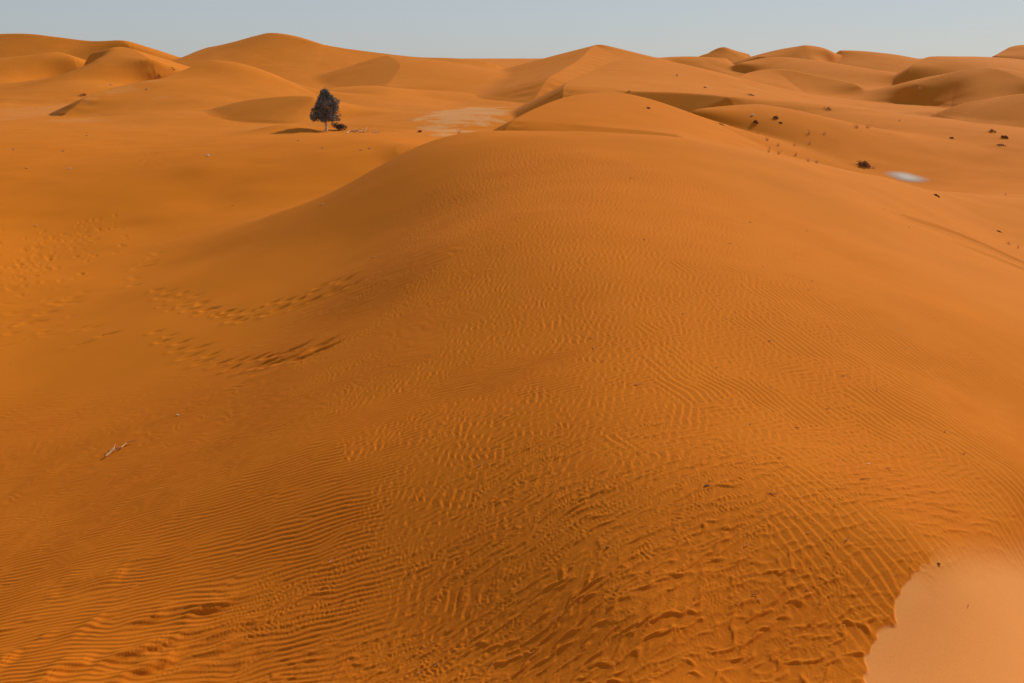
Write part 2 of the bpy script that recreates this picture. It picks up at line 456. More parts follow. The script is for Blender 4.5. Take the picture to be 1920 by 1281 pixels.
def trail(pts, n, spread, length, wid, depth):
    P = spline(np.array([(p[0], p[1], 0) for p in pts]), 12)
    L = np.concatenate([[0], np.cumsum(np.hypot(*np.diff(P[:, :2], axis=0).T))])
    for k in range(n):
        t = L[-1] * (k + RNG.uniform(-.25, .25) + .5) / n
        px, py = np.interp(t, L, P[:, 0]), np.interp(t, L, P[:, 1])
        sgn = 1 if k % 2 else -1
        f = RNG.uniform(.7, 1.25)
        pit(px + RNG.uniform(-5, 5), py + sgn * spread * RNG.uniform(.3, 1.2) + RNG.uniform(-2, 2), length * f, wid * f, depth * RNG.uniform(.7, 1.2), R(18 + RNG.uniform(-12, 12)))

trail([(290, 548), (345, 555), (400, 580), (450, 592), (500, 580), (560, 565), (620, 540), (668, 522)], 34, 9, .28, .15, .062)
trail([(300, 575), (340, 578), (380, 585), (430, 590)], 9, 4, .22, .15, .05)
trail([(292, 628), (330, 645), (370, 662), (430, 683), (480, 678), (540, 668), (590, 660), (630, 645)], 26, 9, .32, .14, .068)
trail([(305, 462), (285, 485), (258, 505), (250, 530)], 12, 5, .3, .2, .05)
trail([(30, 590), (70, 605), (110, 575), (150, 560)], 9, 6, .4, .25, .06)
for k in range(150):      # trampled ground on the left
    t = RNG.uniform(0, 1)
    pit(10 + 190 * t + RNG.normal(0, 32), 520 - 95 * t + RNG.normal(0, 22), RNG.uniform(.12, .3), RNG.uniform(.1, .2), RNG.uniform(.02, .055), RNG.uniform(0, 3))
for k in range(40):
    pit(275 + RNG.normal(0, 22), 293 + RNG.normal(0, 9), RNG.uniform(.2, .4), .2, RNG.uniform(.02, .05), RNG.uniform(0, 3))
for k in range(30):
    pit(RNG.uniform(0, 260), RNG.uniform(530, 660), RNG.uniform(.2, .45), RNG.uniform(.12, .2), RNG.uniform(.02, .045), R(18))
# the deep blurred prints at the lower left
def lobe(p1, p2, h, wid, soft=.035):
    """a tongue of kicked-down sand, steep on the side towards the lower right"""
    A, C = on_tps(*p1), on_tps(*p2)
    m = (A + C) / 2
    L = np.hypot(*(C - A)) / 2 * 1.55
    t = (C - A) / np.hypot(*(C - A))
    rr = 2.4 * L + 3 * wid
    i0, i1 = np.searchsorted(rows, m[1] - rr), np.searchsorted(rows, m[1] + rr)
    w0 = width(m[1])
    j0, j1 = np.searchsorted(cols, (m[0] - rr * 1.3) / w0), np.searchsorted(cols, (m[0] + rr * 1.3) / w0)
    s_ = np.s_[i0:i1, j0:j1]
    dx, dy = GX[s_] - m[0], GY[s_] - m[1]
    u = (dx * t[0] + dy * t[1]) / L
    v = -dx * t[1] + dy * t[0] + .35 * wid * u * u + .25 * wid * sample(NT, dx / 5 + m[0], dy / 5 + m[1])
    e = np.exp(-((u + .1) / .85) ** 2)
    up = np.where(v > 0, np.exp(-(v / wid) ** 2 * .8), 0) * smoothstep(-soft, soft, v) + np.where(v <= 0, smoothstep(-soft * 1.6, soft, v), 0)
    dip = -.30 * np.exp(-((v + 2.2 * soft) / (1.6 * soft)) ** 2)
    Z[s_] += (h * e * (up + dip)).astype(np.float32)
for p1, p2, h, w_ in [((362, 1160), (440, 1122), .085, .17), ((200, 1247), (286, 1219), .085, .15), ((268, 1258), (350, 1219), .085, .15), ((285, 1220), (388, 1178), .07, .14),
                      ((86, 1279), (158, 1238), .08, .15), ((218, 1276), (276, 1256), .06, .1), ((250, 1176), (330, 1144), .065, .13), ((146, 1188), (222, 1156), .055, .13),
                      ((-10, 1254), (52, 1220), .06, .15), ((80, 1205), (106, 1191), .04, .08), ((32, 1180), (84, 1159), .04, .08), ((390, 1199), (480, 1169), .05, .12),
                      ((378, 1228), (458, 1201), .05, .12), ((-20, 1190), (14, 1183), .03, .07), ((330, 1275), (395, 1248), .05, .1), ((420, 1255), (490, 1225), .04, .1)]:
    lobe(p1, p2, h * .8, w_ * 1.4, .075)
lobe((60, 1128), (165, 1080), .035, .3, .16); lobe((165, 1104), (285, 1048), .035, .3, .16)
# low bank running up the left flank and wheel tracks on the right
def groove(pts, prof_fn, reach):
    global Z
    P = np.array([np.r_[on_tps(*p), 0] for p in pts])
    P = spline(P, 6)
    i0, i1 = np.searchsorted(rows, P[:, 1].min() - reach), np.searchsorted(rows, P[:, 1].max() + reach)
    ys = [P[:, 1].min() - reach, P[:, 1].max() + reach]
    us = [(xx) / width(yy) for xx in (P[:, 0].min() - reach, P[:, 0].max() + reach) for yy in ys]
    j0, j1 = np.searchsorted(cols, min(us)), np.searchsorted(cols, max(us))
    s_ = np.s_[i0:i1, j0:j1]
    dd, _ = polyline_field(GX[s_], GY[s_], P)
    Z[s_] += prof_fn(dd, GX[s_], GY[s_]).astype(np.float32)
groove([(-60, 960), (100, 890), (230, 825), (340, 772), (450, 720), (560, 685)],
       lambda d_, x_, y_: 0.028 * np.exp(-(d_ / .24) ** 2) * smoothstep(-1.2, .8, sample(NT, x_ / 14, y_ / 14)), 2)
groove([(1700, 408), (1780, 434), (1850, 462), (1960, 506)], lambda d_, x_, y_: -0.10 * np.exp(-(d_ / .28) ** 2) + .05 * np.exp(-((np.abs(d_) - .55) / .2) ** 2), 3)
groove([(1800, 458), (1870, 483), (1960, 520)], lambda d_, x_, y_: -0.06 * np.exp(-(d_ / .25) ** 2) + .03 * np.exp(-((np.abs(d_) - .5) / .2) ** 2), 3)

# ------------------------------------------------------------------ kinds of sand (masks on the ground itself)
PALE = np.zeros_like(Z)
def pale(px, py, Y, rx, ry, strength, rag=.35, ang=0.0):
    c = PX(px, py, Y)
    dx, dy = GX - c[0], GY - c[1]
    u = (dx * math.cos(ang) + dy * math.sin(ang)) / rx; v = (-dx * math.sin(ang) + dy * math.cos(ang)) / ry
    e = np.sqrt(u * u + v * v) + rag * 0.5 * sample(NF, GX / 70.0, GY / 70.0) + rag * .4 * sample(NT, GX / 60.0, GY / 60.0)
    np.maximum(PALE, strength * (1 - smoothstep(.7, 1.05, e)), out=PALE)

# ------------------------------------------------------------------ small mounds that hold the scrub
def hz(x, y):
    """height of the finished ground"""
    i = int(np.clip(np.searchsorted(rows, y) - 1, 0, NR - 2))
    u = x / width(y)
    j = int(np.clip(np.searchsorted(cols, u) - 1, 0, NC - 2))
    fy = (y - rows[i]) / (rows[i + 1] - rows[i]); fx = float(np.clip((u - cols[j]) / (cols[j + 1] - cols[j]), 0, 1))
    return float((Z[i, j] * (1 - fx) + Z[i, j + 1] * fx) * (1 - fy) + (Z[i + 1, j] * (1 - fx) + Z[i + 1, j + 1] * fx) * fy)

def ground(px, py, y0=6.0, y1=420.0):
    """where the sight line of a photo pixel meets the ground"""
    d = ray(px, py)
    Ys = np.geomspace(y0, y1, 1400)
    prev = None
    for Yv in Ys:
        t = Yv / d[1]
        g = CAM_H + d[2] * t - hz(d[0] * t, Yv)
        if g <= 0:
            if prev is None: return np.array([d[0] * t, Yv, hz(d[0] * t, Yv)])
            f = prev[1] / (prev[1] - g)
            Yv = prev[0] + f * (Yv - prev[0]); t = Yv / d[1]
            return np.array([d[0] * t, Yv, hz(d[0] * t, Yv)])
        prev = (Yv, g)
    t = y1 / d[1]
    return np.array([d[0] * t, y1, hz(d[0] * t, y1)])

def mound(x0, y0, h, rx, ry, lee=0.0):
    rr = 3.2 * max(rx, ry)
    i0, i1 = np.searchsorted(rows, y0 - rr), np.searchsorted(rows, y0 + rr)
    us = [xx / width(yy) for xx in (x0 - rr, x0 + rr) for yy in (y0 - rr, y0 + rr)]
    j0, j1 = np.searchsorted(cols, min(us)), np.searchsorted(cols, max(us))
    s_ = np.s_[i0:i1, j0:j1]
    u = (GX[s_] - x0) / rx; v = (GY[s_] - y0) / ry
    u = np.where(u < 0, u / (1 + lee), u)
    Z[s_] += h * np.exp(-(u * u + v * v))

TREE = ground(612, 249)
# scrub: (px, py of foot, width px, height px, dark share)
SCRUB = [
    (1622, 314, 46, 17, .6, 'big'), (1417, 231, 16, 8, 1.0, 'dark'), (1455, 223, 18, 8, 1.0, 'dark'), (1861, 249, 26, 10, .6, 'mix'),
    (1884, 260, 24, 9, 1.0, 'dark'), (1877, 274, 44, 8, .8, 'low'), (1784, 260, 16, 5, .6, 'mix'), (1757, 369, 22, 6, .7, 'mix'),
    (787, 249, 11, 9, .8, 'mix'), (157, 180, 22, 9, .5, 'mix'), (1552, 206, 30, 8, .25, 'pale'), (1408, 180, 30, 6, .4, 'mix'),
    (1322, 165, 12, 4, .5, 'mix'), (1464, 231, 12, 5, .5, 'mix'), (1873, 435, 22, 5, 1.0, 'low'), (325, 130, 14, 4, .8, 'low'), (300, 146, 12, 4, .6, 'mix'),
    (1352, 234, 24, 4, .9, 'low'), (1216, 204, 12, 5, .9, 'dark')]
SC = []
for s in SCRUB:
    p = ground(s[0], s[1])
    m_ = p[1] / F
    w, h = s[2] * m_ * .6, s[3] * m_ * .62
    mound(p[0] - .1 * w, p[1] + .15 * w, h * (.45 if s[5] != 'pale' else .25), w * .45, w * .5, .8)
    SC.append((p, w, h, s[4], s[5]))
mound(TREE[0] - 5.0, TREE[1] + 1.0, .9, 4.0, 5.0)
mound(TREE[0] + 6.0, TREE[1] + 2.5, .35, 4.0, 2.0)

pale(885, 210, 158, 6.3, 36, 1.0, .28, R(-3)); pale(850, 255, 118, 3.5, 5, .55, .6)
pale(110, 197, 182, 13, 22, .28, .6); pale(150, 218, 150, 4, 5, .3, .5); pale(1640, 226, 146, 6, 10, .35, .6)
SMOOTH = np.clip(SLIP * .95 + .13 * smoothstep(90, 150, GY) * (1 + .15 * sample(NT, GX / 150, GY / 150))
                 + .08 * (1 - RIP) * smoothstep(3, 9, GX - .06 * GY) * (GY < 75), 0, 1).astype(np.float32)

# ------------------------------------------------------------------ mesh helpers
def grid_mesh(name, X, Y, Zv):
    nr, nc = X.shape
    me = bpy.data.meshes.new(name)
    co = np.stack([X, Y, Zv], -1).reshape(-1, 3).astype(np.float32)
    idx = np.arange(nr * nc, dtype=np.int32).reshape(nr, nc)
    q = np.stack([idx[:-1, :-1], idx[:-1, 1:], idx[1:, 1:], idx[1:, :-1]], -1).reshape(-1, 4)
    me.vertices.add(len(co)); me.vertices.foreach_set('co', co.ravel())
    me.loops.add(q.size); me.loops.foreach_set('vertex_index', q.ravel())
    me.polygons.add(len(q)); me.polygons.foreach_set('loop_start', np.arange(0, q.size, 4, dtype=np.int32))
    me.polygons.foreach_set('use_smooth', np.ones(len(q), bool))
    me.update(); me.validate()
    return me

class MB:
    """collects tubes, leaves and chunks into one mesh"""
    def __init__(s): s.v = []; s.f = []
    def tube(s, pts, r0, r1, n=6, bend=None):
        pts = [np.asarray(p, float) for p in pts]
        base = len(s.v)
        m = len(pts)
        for i, p in enumerate(pts):
            t = pts[min(i + 1, m - 1)] - pts[max(i - 1, 0)]
            t = t / (np.linalg.norm(t) + 1e-9)
            a = np.cross(t, (0, 0, 1) if abs(t[2]) < .9 else (1, 0, 0)); a /= np.linalg.norm(a)
            b = np.cross(t, a)
            r = r0 + (r1 - r0) * i / (m - 1)
            for k in range(n):
                w = 2 * math.pi * k / n
                s.v.append(tuple(p + r * (math.cos(w) * a + math.sin(w) * b)))
        for i in range(m - 1):
            for k in range(n):
                k2 = (k + 1) % n
                s.f.append((base + i * n + k, base + i * n + k2, base + (i + 1) * n + k2, base + (i + 1) * n + k))
        s.f.append(tuple(base + k for k in reversed(range(n))))
        s.f.append(tuple(base + (m - 1) * n + k for k in range(n)))
    def leaf(s, p, d, w, l):
        """a leaf spray: a narrow folded blade of four points"""
        d = d / (np.linalg.norm(d) + 1e-9)
        a = np.cross(d, RNG.normal(size=3)); a /= np.linalg.norm(a) + 1e-9
        b = len(s.v)
        s.v += [tuple(p), tuple(p + d * l * .5 + a * w), tuple(p + d * l), tuple(p + d * l * .5 - a * w)]
        s.f.append((b, b + 1, b + 2, b + 3))
    def chunk(s, p, rx, ry, rz, rough=.25):
        b = len(s.v)
        n, m = 8, 5
        for i in range(m):
            th = math.pi * (i + .5) / m
            for k in range(n):
                ph = 2 * math.pi * k / n
                q = 1 + RNG.uniform(-rough, rough)
                s.v.append((p[0] + rx * q * math.sin(th) * math.cos(ph), p[1] + ry * q * math.sin(th) * math.sin(ph), p[2] + rz * q * math.cos(th)))
        for i in range(m - 1):
            for k in range(n):
                k2 = (k + 1) % n
                s.f.append((b + i * n + k, b + (i + 1) * n + k, b + (i + 1) * n + k2, b + i * n + k2))
        s.f.append(tuple(b + k for k in range(n)))
        s.f.append(tuple(b + (m - 1) * n + k for k in reversed(range(n))))
    def mesh(s, name):
        me = bpy.data.meshes.new(name)
        me.from_pydata(s.v, [], s.f); me.update()
        return me

def link(name, me, m, parent=None):
    o = bpy.data.objects.new(name, me)
    scene.collection.objects.link(o)
    if m and me is not None and not me.materials: me.materials.append(m)
    if parent: o.parent = parent
    return o

def thing(name, label, cat, loc, group=None):
    o = bpy.data.objects.new(name, None); scene.collection.objects.link(o)
    o.location = loc; o['label'] = label; o['category'] = cat
    if group: o['group'] = group
    return o

def tag(o, label, cat, group=None):
    o['label'] = label; o['category'] = cat
    if group: o['group'] = group
    return o

# ------------------------------------------------------------------ materials
def nodes_of(name):
    m = bpy.data.materials.new(name); m.use_nodes = True
    return m, m.node_tree.nodes, m.node_tree.links, m.node_tree.nodes['Principled BSDF']

def mixrgb(n, l, fac, a, b, mode='MIX'):
    x = n.new('ShaderNodeMix'); x.data_type = 'RGBA'; x.blend_type = mode
    for sock, val in ((0, fac), (6, a), (7, b)):
        if isinstance(val, (float, int)): x.inputs[sock].default_value = val
        elif isinstance(val, tuple): x.inputs[sock].default_value = val
        else: l.new(val, x.inputs[sock])
    return x.outputs[2]

def noise(n, l, vec, scale, detail=4.0, rough=.55):
    t = n.new('ShaderNodeTexNoise'); t.inputs['Scale'].default_value = scale
    t.inputs['Detail'].default_value = detail; t.inputs['Roughness'].default_value = rough
    l.new(vec, t.inputs['Vector'])
    return t.outputs['Fac']

def remap(n, l, v, a, b, c, d):
    t = n.new('ShaderNodeMapRange')
    for i, q in zip((1, 2, 3, 4), (a, b, c, d)): t.inputs[i].default_value = q
    l.new(v, t.inputs[0])
    return t.outputs[0]

RED_SAND = (0.648, 0.172, 0.0092, 1)
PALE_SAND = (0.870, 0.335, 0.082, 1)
HARDPAN = (0.680, 0.280, 0.088, 1)
SHADE_SAND = (0.605, 0.148, 0.0088, 1)        # redder, darker: shade of left flank and foreground put into the colour
sand, n, l, bs = nodes_of('sand')
geo = n.new('ShaderNodeNewGeometry').outputs['Position']
a1 = n.new('ShaderNodeAttribute'); a1.attribute_name = 'smooth_sand'
a2 = n.new('ShaderNodeAttribute'); a2.attribute_name = 'hardpan'
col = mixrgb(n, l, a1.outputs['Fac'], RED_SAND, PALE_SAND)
a3 = n.new('ShaderNodeAttribute'); a3.attribute_name = 'shade_tint'
col = mixrgb(n, l, a3.outputs['Fac'], col, SHADE_SAND)
col = mixrgb(n, l, a2.outputs['Fac'], col, HARDPAN)
big = remap(n, l, noise(n, l, geo, .35, 5), .3, .7, .97, 1.03)
col = mixrgb(n, l, 1.0, col, big, 'MULTIPLY')
grain = remap(n, l, noise(n, l, geo, 45.0, 3, .7), .25, .75, .93, 1.07)
col = mixrgb(n, l, 1.0, col, grain, 'MULTIPLY')
l.new(col, bs.inputs['Base Color'])
bs.inputs['Roughness'].default_value = .95
bs.inputs['Specular IOR Level'].default_value = .03
bump = n.new('ShaderNodeBump'); bump.inputs['Strength'].default_value = .35; bump.inputs['Distance'].default_value = .006
l.new(noise(n, l, geo, 30.0, 4, .7), bump.inputs['Height'])
l.new(bump.outputs['Normal'], bs.inputs['Normal'])

def plain(name, c1, c2, scale, rough=.8):
    m, n, l, b = nodes_of(name)
    g_ = n.new('ShaderNodeNewGeometry').outputs['Position']
    f = remap(n, l, noise(n, l, g_, scale, 4), .3, .7, 0, 1)
    l.new(mixrgb(n, l, f, c1, c2), b.inputs['Base Color'])
    b.inputs['Roughness'].default_value = rough; b.inputs['Specular IOR Level'].default_value = .15
    return m
BARK = plain('pale_bark', (.80, .58, .36, 1), (.62, .40, .22, 1), 6)
LIMB = plain('limb_bark', (.36, .20, .10, 1), (.24, .13, .07, 1), 6)
LEAF = plain('dark_foliage', (.125, .110, .082, 1), (.300, .260, .190, 1), 2.6)
LEAF2 = plain('brown_foliage', (.10, .068, .055, 1), (.19, .125, .09, 1), 3)
TWIG = plain('dark_twig', (.25, .11, .042, 1), (.38, .18, .072, 1), 8)
STRAW = plain('dry_straw', (.80, .47, .19, 1), (.64, .33, .11, 1), 8)
DEAD = plain('dead_wood', (.66, .37, .16, 1), (.46, .22, .08, 1), 5)
WHITE = plain('white_litter', (.84, .72, .55, 1), (.76, .60, .42, 1), 9)

# ------------------------------------------------------------------ ground object
gm = grid_mesh('sand_ground', GX, GY, Z)
for nm, arr in (('smooth_sand', SMOOTH), ('hardpan', PALE), ('shade_tint', SHADE_TINT)):
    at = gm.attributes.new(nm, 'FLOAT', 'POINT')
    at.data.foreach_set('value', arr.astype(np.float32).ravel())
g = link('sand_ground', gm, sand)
g['kind'] = 'structure'

# ------------------------------------------------------------------ the lone tree
def make_tree(P):
    t = thing('desert_tree', 'lone dark leafy tree with a pale bare trunk standing on the sand', 'tree', P)
    k = P[1] / F
    top = 78 * k
    mb = MB()
    fork = np.array([-.03, 0, 20 * k])
    mb.tube([(0, 0, -.3), (.03, 0, 4 * k), (.0, 0, 10 * k), fork], .19, .13, 8)
    trunk = link('trunk', mb.mesh('trunk'), BARK, t)
    lb = MB()
    tips = []
    for q in range(11):
        a = 2 * math.pi * q / 11 + RNG.uniform(-.2, .2)
        rr = RNG.uniform(.25, .8) * 24 * k
        hh = RNG.uniform(28, 58) * k
        e = np.array([math.cos(a) * rr, math.sin(a) * rr, hh])
        m1 = fork * .45 + e * .55 + np.array([math.cos(a), math.sin(a), 0]) * .15
        lb.tube([fork - (0, 0, .12), fork * .72 + e * .28 + RNG.normal(0, .05, 3), m1, e], .065, .018, 5)
        tips.append((m1, e))
    link('limb', lb.mesh('limbs'), LIMB, t)
    cr = MB()
    def half(z):
        return np.interp(z, [20, 24, 32, 42, 50, 57, 64, 71, 77], [20, 26.5, 28.5, 27.5, 23.5, 18, 12, 6.5, 2])
    for c in range(230):
        zc = 25 + 50 * RNG.random() ** 1.15
        h_ = half(zc)
        a = RNG.uniform(0, 2 * math.pi)
        r_ = h_ * math.sqrt(RNG.uniform(.02, 1)) * RNG.uniform(.8, 1.03)
        # lobes and bites in the outline
        r_ *= 1 + .16 * math.sin(3 * a + zc * .11) + .12 * math.sin(5 * a - zc * .21)
        lop = 3.0 * math.sin(zc * .13)
        c0 = np.array([math.cos(a) * r_ + lop * .6, math.sin(a) * r_ * .95, zc]) * k
        R_ = RNG.uniform(3.4, 5.8) * k * (.7 if zc > 64 else 1)
        for q in range(95):
            d = RNG.normal(size=3); d /= np.linalg.norm(d)
            p = c0 + d * R_ * RNG.uniform(.35, 1) * np.array([1, 1, 1.15])
            dd = d * .6 + np.array([0, 0, -.75]) + RNG.normal(0, .25, 3)
            cr.leaf(p, dd, .022 + .02 * RNG.random(), RNG.uniform(.12, .26))
    for q in range(120):       # hanging wisps and the thin top
        a = RNG.uniform(0, 2 * math.pi); h_ = half(26) * RNG.uniform(.6, 1)
        cr.leaf(np.array([math.cos(a) * h_, math.sin(a) * h_, RNG.uniform(23, 27)]) * k, np.array([0, 0, -1]) + RNG.normal(0, .2, 3), .02, .3)
    for q in range(90):
        cr.leaf(np.array([RNG.normal(3, 3), RNG.normal(0, 2), RNG.uniform(71, 79)]) * k, np.array([.3, 0, 1]) + RNG.normal(0, .4, 3), .014, .2)
    link('crown', cr.mesh('crown'), LEAF, t)
make_tree(TREE)

def make_bush(px, py, wpx, hpx, label, lean):
    P = ground(px, py); k = P[1] / F
    t = thing('bush', label, 'bush', P)
    st = MB(); fo = MB()
    for q in range(16):
        a = RNG.uniform(0, 2 * math.pi); r_ = wpx * .45 * math.sqrt(RNG.random()) * k
        e = np.array([math.cos(a) * r_, math.sin(a) * r_ * .7, (hpx * RNG.uniform(.4, .85) - lean * math.cos(a) * r_ / k * .22) * k])
        e[2] = max(e[2], .15)
        st.tube([(e[0] * .2, e[1] * .2, -.1), e * .6 + RNG.normal(0, .03, 3), e], .02, .008, 4)
        for w in range(120):
            d = RNG.normal(size=3); d /= np.linalg.norm(d)
            p = e + d * RNG.uniform(.3, 1) * np.array([wpx * .16, wpx * .14, hpx * .32]) * k
            p[2] = max(p[2], .02)
            fo.leaf(p, d + np.array([0, 0, .2]), .02, RNG.uniform(.1, .2))
    link('stems', st.mesh('stems'), LIMB, t)
    link('foliage', fo.mesh('foliage'), LEAF2, t)
make_bush(637, 244, 26, 10, 'low dark bush hugging the sand beside the pale trunk of the tree', 1.0)

# ------------------------------------------------------------------ scrub, grass tufts
def make_scrub(P, w, h, dark, kind, label, group=None):
    t = thing('scrub' if kind != 'pale' else 'dry_scrub', label, 'scrub' if kind != 'pale' else 'dry plant', P, group)
    td = MB(); ts = MB()
    nn = {'big': 170, 'dark': 80, 'mix': 60, 'low': 60, 'pale': 50}[kind]
    for q in range(nn):
        u = RNG.uniform(-.5, .5); v = RNG.uniform(-.4, .4)
        isd = RNG.random() < dark
        bx, by = u * w * (.62 if isd else .95), v * w * .7
        if kind == 'big':
            bx += (-.10 * w if isd else .17 * w)
        bz = hz(P[0] + bx, P[1] + by) - P[2] - .03
        hh = h * RNG.uniform(.35, 1.0) * (1 - 1.1 * u * u * 1.6) * (.55 if kind == 'low' else .8)
        d = np.array([u * .8 + RNG.normal(0, .35), RNG.normal(0, .35), 1.0]); d /= np.linalg.norm(d)
        if kind == 'low': d = np.array([RNG.normal(0, 1.2), RNG.normal(0, .6), .6]); d /= np.linalg.norm(d)
        p0 = np.array([bx, by, bz]); p2 = p0 + d * hh + np.array([RNG.normal(0, .2) * hh, 0, 0])
        tgt = td if isd else ts
        tgt.tube([p0, (p0 + p2) / 2 + RNG.normal(0, .08, 3) * hh, p2], .012 + .009 * w / 2, .006 + .003 * w / 2, 4)
        if isd:
            for z_ in range(9):
                f = RNG.uniform(.1, 1.0)
                tgt.leaf(p0 + (p2 - p0) * f, d + RNG.normal(0, .7, 3), .015 + .008 * w, RNG.uniform(.12, .30) * hh + .05)
    if td.v: link('foliage', td.mesh('foliage'), TWIG, t)  # dark twigs together with their leaf sprays
    if ts.v: link('dry_stems', ts.mesh('dry_stems'), STRAW, t)  # bare pale stems without leaves

SL = ['large dark scrub clump with pale stems on its right side, beside the whitish patch',
      'small dark scrub clump on the sunny slope, the lower left of a close pair', 'small dark scrub clump just under the dune crest, upper one of a close pair',
      'ragged scrub clump on the far plain, topmost of three near the right edge', 'dark squat scrub clump on the far plain, middle of three near the right edge',
      'low spreading dark scrub on the far plain, lowest of three near the right edge', 'tiny scrub on the far plain left of the three clumps at the right edge',
      'small scrub at the foot of the near dune, below the white patch', 'small dark shrub on the flat between the tree and the pale ground',
      'small ragged scrub above the pale flat ground at far left', 'pale dry scrub in the shaded hollow behind the right dune crest',
      'low ragged scrub on the dune slope above the shaded hollow', 'tiny scrub on the bright slope of the middle dune',
      'tiny scrub at the dune edge just right of the dark pair', 'flat dark scrub near the wheel tracks at the right edge',
      'thin dark scrub line high on the far left dune', 'tiny scrub beside the sharp crest on the far left dune',
      'flat dark scrub on the sunny slope left of the dark pair', 'tiny dark scrub at the edge of the shaded hollow']
for (P, w, h, dk, kind), lab in zip(SC, SL):
    make_scrub(P, w, h, dk, kind, lab)

def make_tuft(px, py, hpx, wpx, n_, label, group):
    P = ground(px, py); k = P[1] / F
    b = MB()
    for q in range(n_):
        u = RNG.normal(0, .30)
        p0 = np.array([u * wpx * k * .4, RNG.normal(0, .2) * wpx * k, -.03])
        h = hpx * k * RNG.uniform(.45, 1.0)
        d = np.array([RNG.normal(0, .22) + u * .5, RNG.normal(0, .25), 1.0])
        p2 = p0 + d * h
        b.tube([p0, p0 + d * h * .5, p2 + np.array([RNG.normal(0, .08) * h, 0, -.03 * h])], .016 * max(k / .045, .5), .007 * max(k / .045, .5), 4)
    o = link('grass_tuft', b.mesh('grass_tuft'), STRAW); o.location = P
    tag(o, label, 'dry grass', group)
GRP = 'dry grass tufts on the right slope'
for px, py, hp, wp, n_, lab in [
        (1439, 264, 11, 6, 9, 'thin upright dry grass tuft, uppermost of the tufts along the dune edge'), (1459, 274, 9, 7, 12, 'short dry grass tuft between two taller tufts at the dune edge'),
        (1441, 286, 15, 5, 10, 'tall thin dry grass tuft at the edge of the near dune, leftmost of the row'), (1460, 290, 13, 6, 12, 'dense pale dry grass tuft on the near dune edge, second of the row'),
        (1492, 292, 9, 8, 12, 'dry grass tuft alone in a gap below the dune edge row'), (1515, 303, 8, 9, 16, 'dry grass tuft third along the near dune edge, casting a shadow to the left'),
        (1531, 306, 8, 9, 16, 'dry grass tuft at the lower right end of the dune edge row'), (1517, 251, 9, 9, 12, 'pale grass tuft with a dark foot on the slope below the dune crest'),
        (1546, 252, 6, 9, 10, 'faint pale grass tuft right of the one with a dark foot'), (1518, 270, 6, 12, 14, 'low spreading dry grass on the slope above the dune edge row'),
        (1489, 273, 5, 8, 9, 'tiny dry grass tuft in the middle of the slope'), (1606, 240, 9, 14, 18, 'wispy dry grass along the edge of the far plain'),
        (1627, 240, 7, 10, 14, 'wispy dry grass at the right end of the far plain edge'), (1686, 227, 4, 5, 7, 'tiny pale grass tuft below the right dune'),
        (1724, 167, 6, 6, 9, 'tiny pale grass tuft under the domed dune'), (1724, 179, 4, 5, 7, 'faint pale grass speck below the tuft under the domed dune'),
        (1270, 143, 6, 5, 8, 'tiny pale grass tuft on the bright face of the middle dune'), (1890, 458, 8, 10, 12, 'pale dry grass tuft beside the wheel tracks at the right edge'),
        (1909, 466, 11, 6, 9, 'upright dry grass stalks above the wheel tracks, nearest the right edge'), (861, 251, 10, 6, 9, 'thin dry grass at the lower end of the pale ground'),
        (1422, 250, 5, 5, 6, 'tiny dry grass speck left of the tufts along the dune edge'), (1886, 366, 5, 5, 6, 'tiny dry grass on the shaded plain at right')]:
    make_tuft(px, py, hp, wp, n_, lab, GRP)

# ------------------------------------------------------------------ dead branches
def on_ground_tube(b, pts, r0, r1, lift, P, n=5):
    """pts: photo pixels with a lift in metres, laid on the ground and given relative to P"""
    q = []
    for (px, py, up) in pts:
        g_ = ground(px, py)
        q.append(g_ - P + np.array([0, 0, up + lift]))
    b.tube(q, r0, r1, n)
def branch_thing(label, base, main, forks, r0, r1):
    P = ground(*base)
    b = MB(); on_ground_tube(b, main, r0, r1, r0 * .4, P)
    t = thing('dead_branch', label, 'dead branch', P)
    link('main_stem', b.mesh('main_stem'), DEAD, t)
    for f in forks:
        b = MB(); on_ground_tube(b, f, r0 * .6, r1 * .7, r0 * .4, P)
        link('side_twig', b.mesh('side_twig'), DEAD, t)
branch_thing('pale forked dead branch lying alone on the ripples of the left slope', (204, 856),
             [(198, 858, .02), (207, 852, .03), (216, 847, .05), (228, 842, .03), (238, 834, .05), (247, 831, .04), (257, 828, .03)],
             [[(205, 854, .02), (207, 849, .03), (205, 846, .04)], [(212, 849, .04), (215, 842, .05), (217, 838, .07)], [(209, 850, .02), (211, 846, .05), (213, 844, .03)]], .028, .008)
branch_thing('pale bleached dead branches heaped on the sand right of the dark bush', (675, 250),
             [(649, 251, .02), (656, 248, .12), (666, 247, .18), (675, 249, .1), (684, 247, .2), (692, 249, .05)],
             [[(662, 248, .1), (672, 246, .3), (682, 247, .1)], [(668, 250, .02), (680, 248, .2), (690, 246, .32)], [(655, 249, .1), (668, 249, .15), (678, 250, .05)], [(684, 249, .1), (688, 246, .3), (689, 245, .4)]], .07, .03)
branch_thing('short pale dead branch on the sand, right of the heaped branches', (706, 250), [(698, 249, .05), (705, 248, .15), (712, 250, .05)], [[(703, 249, .05), (708, 247, .22), (711, 247, .2)]], .06, .025)

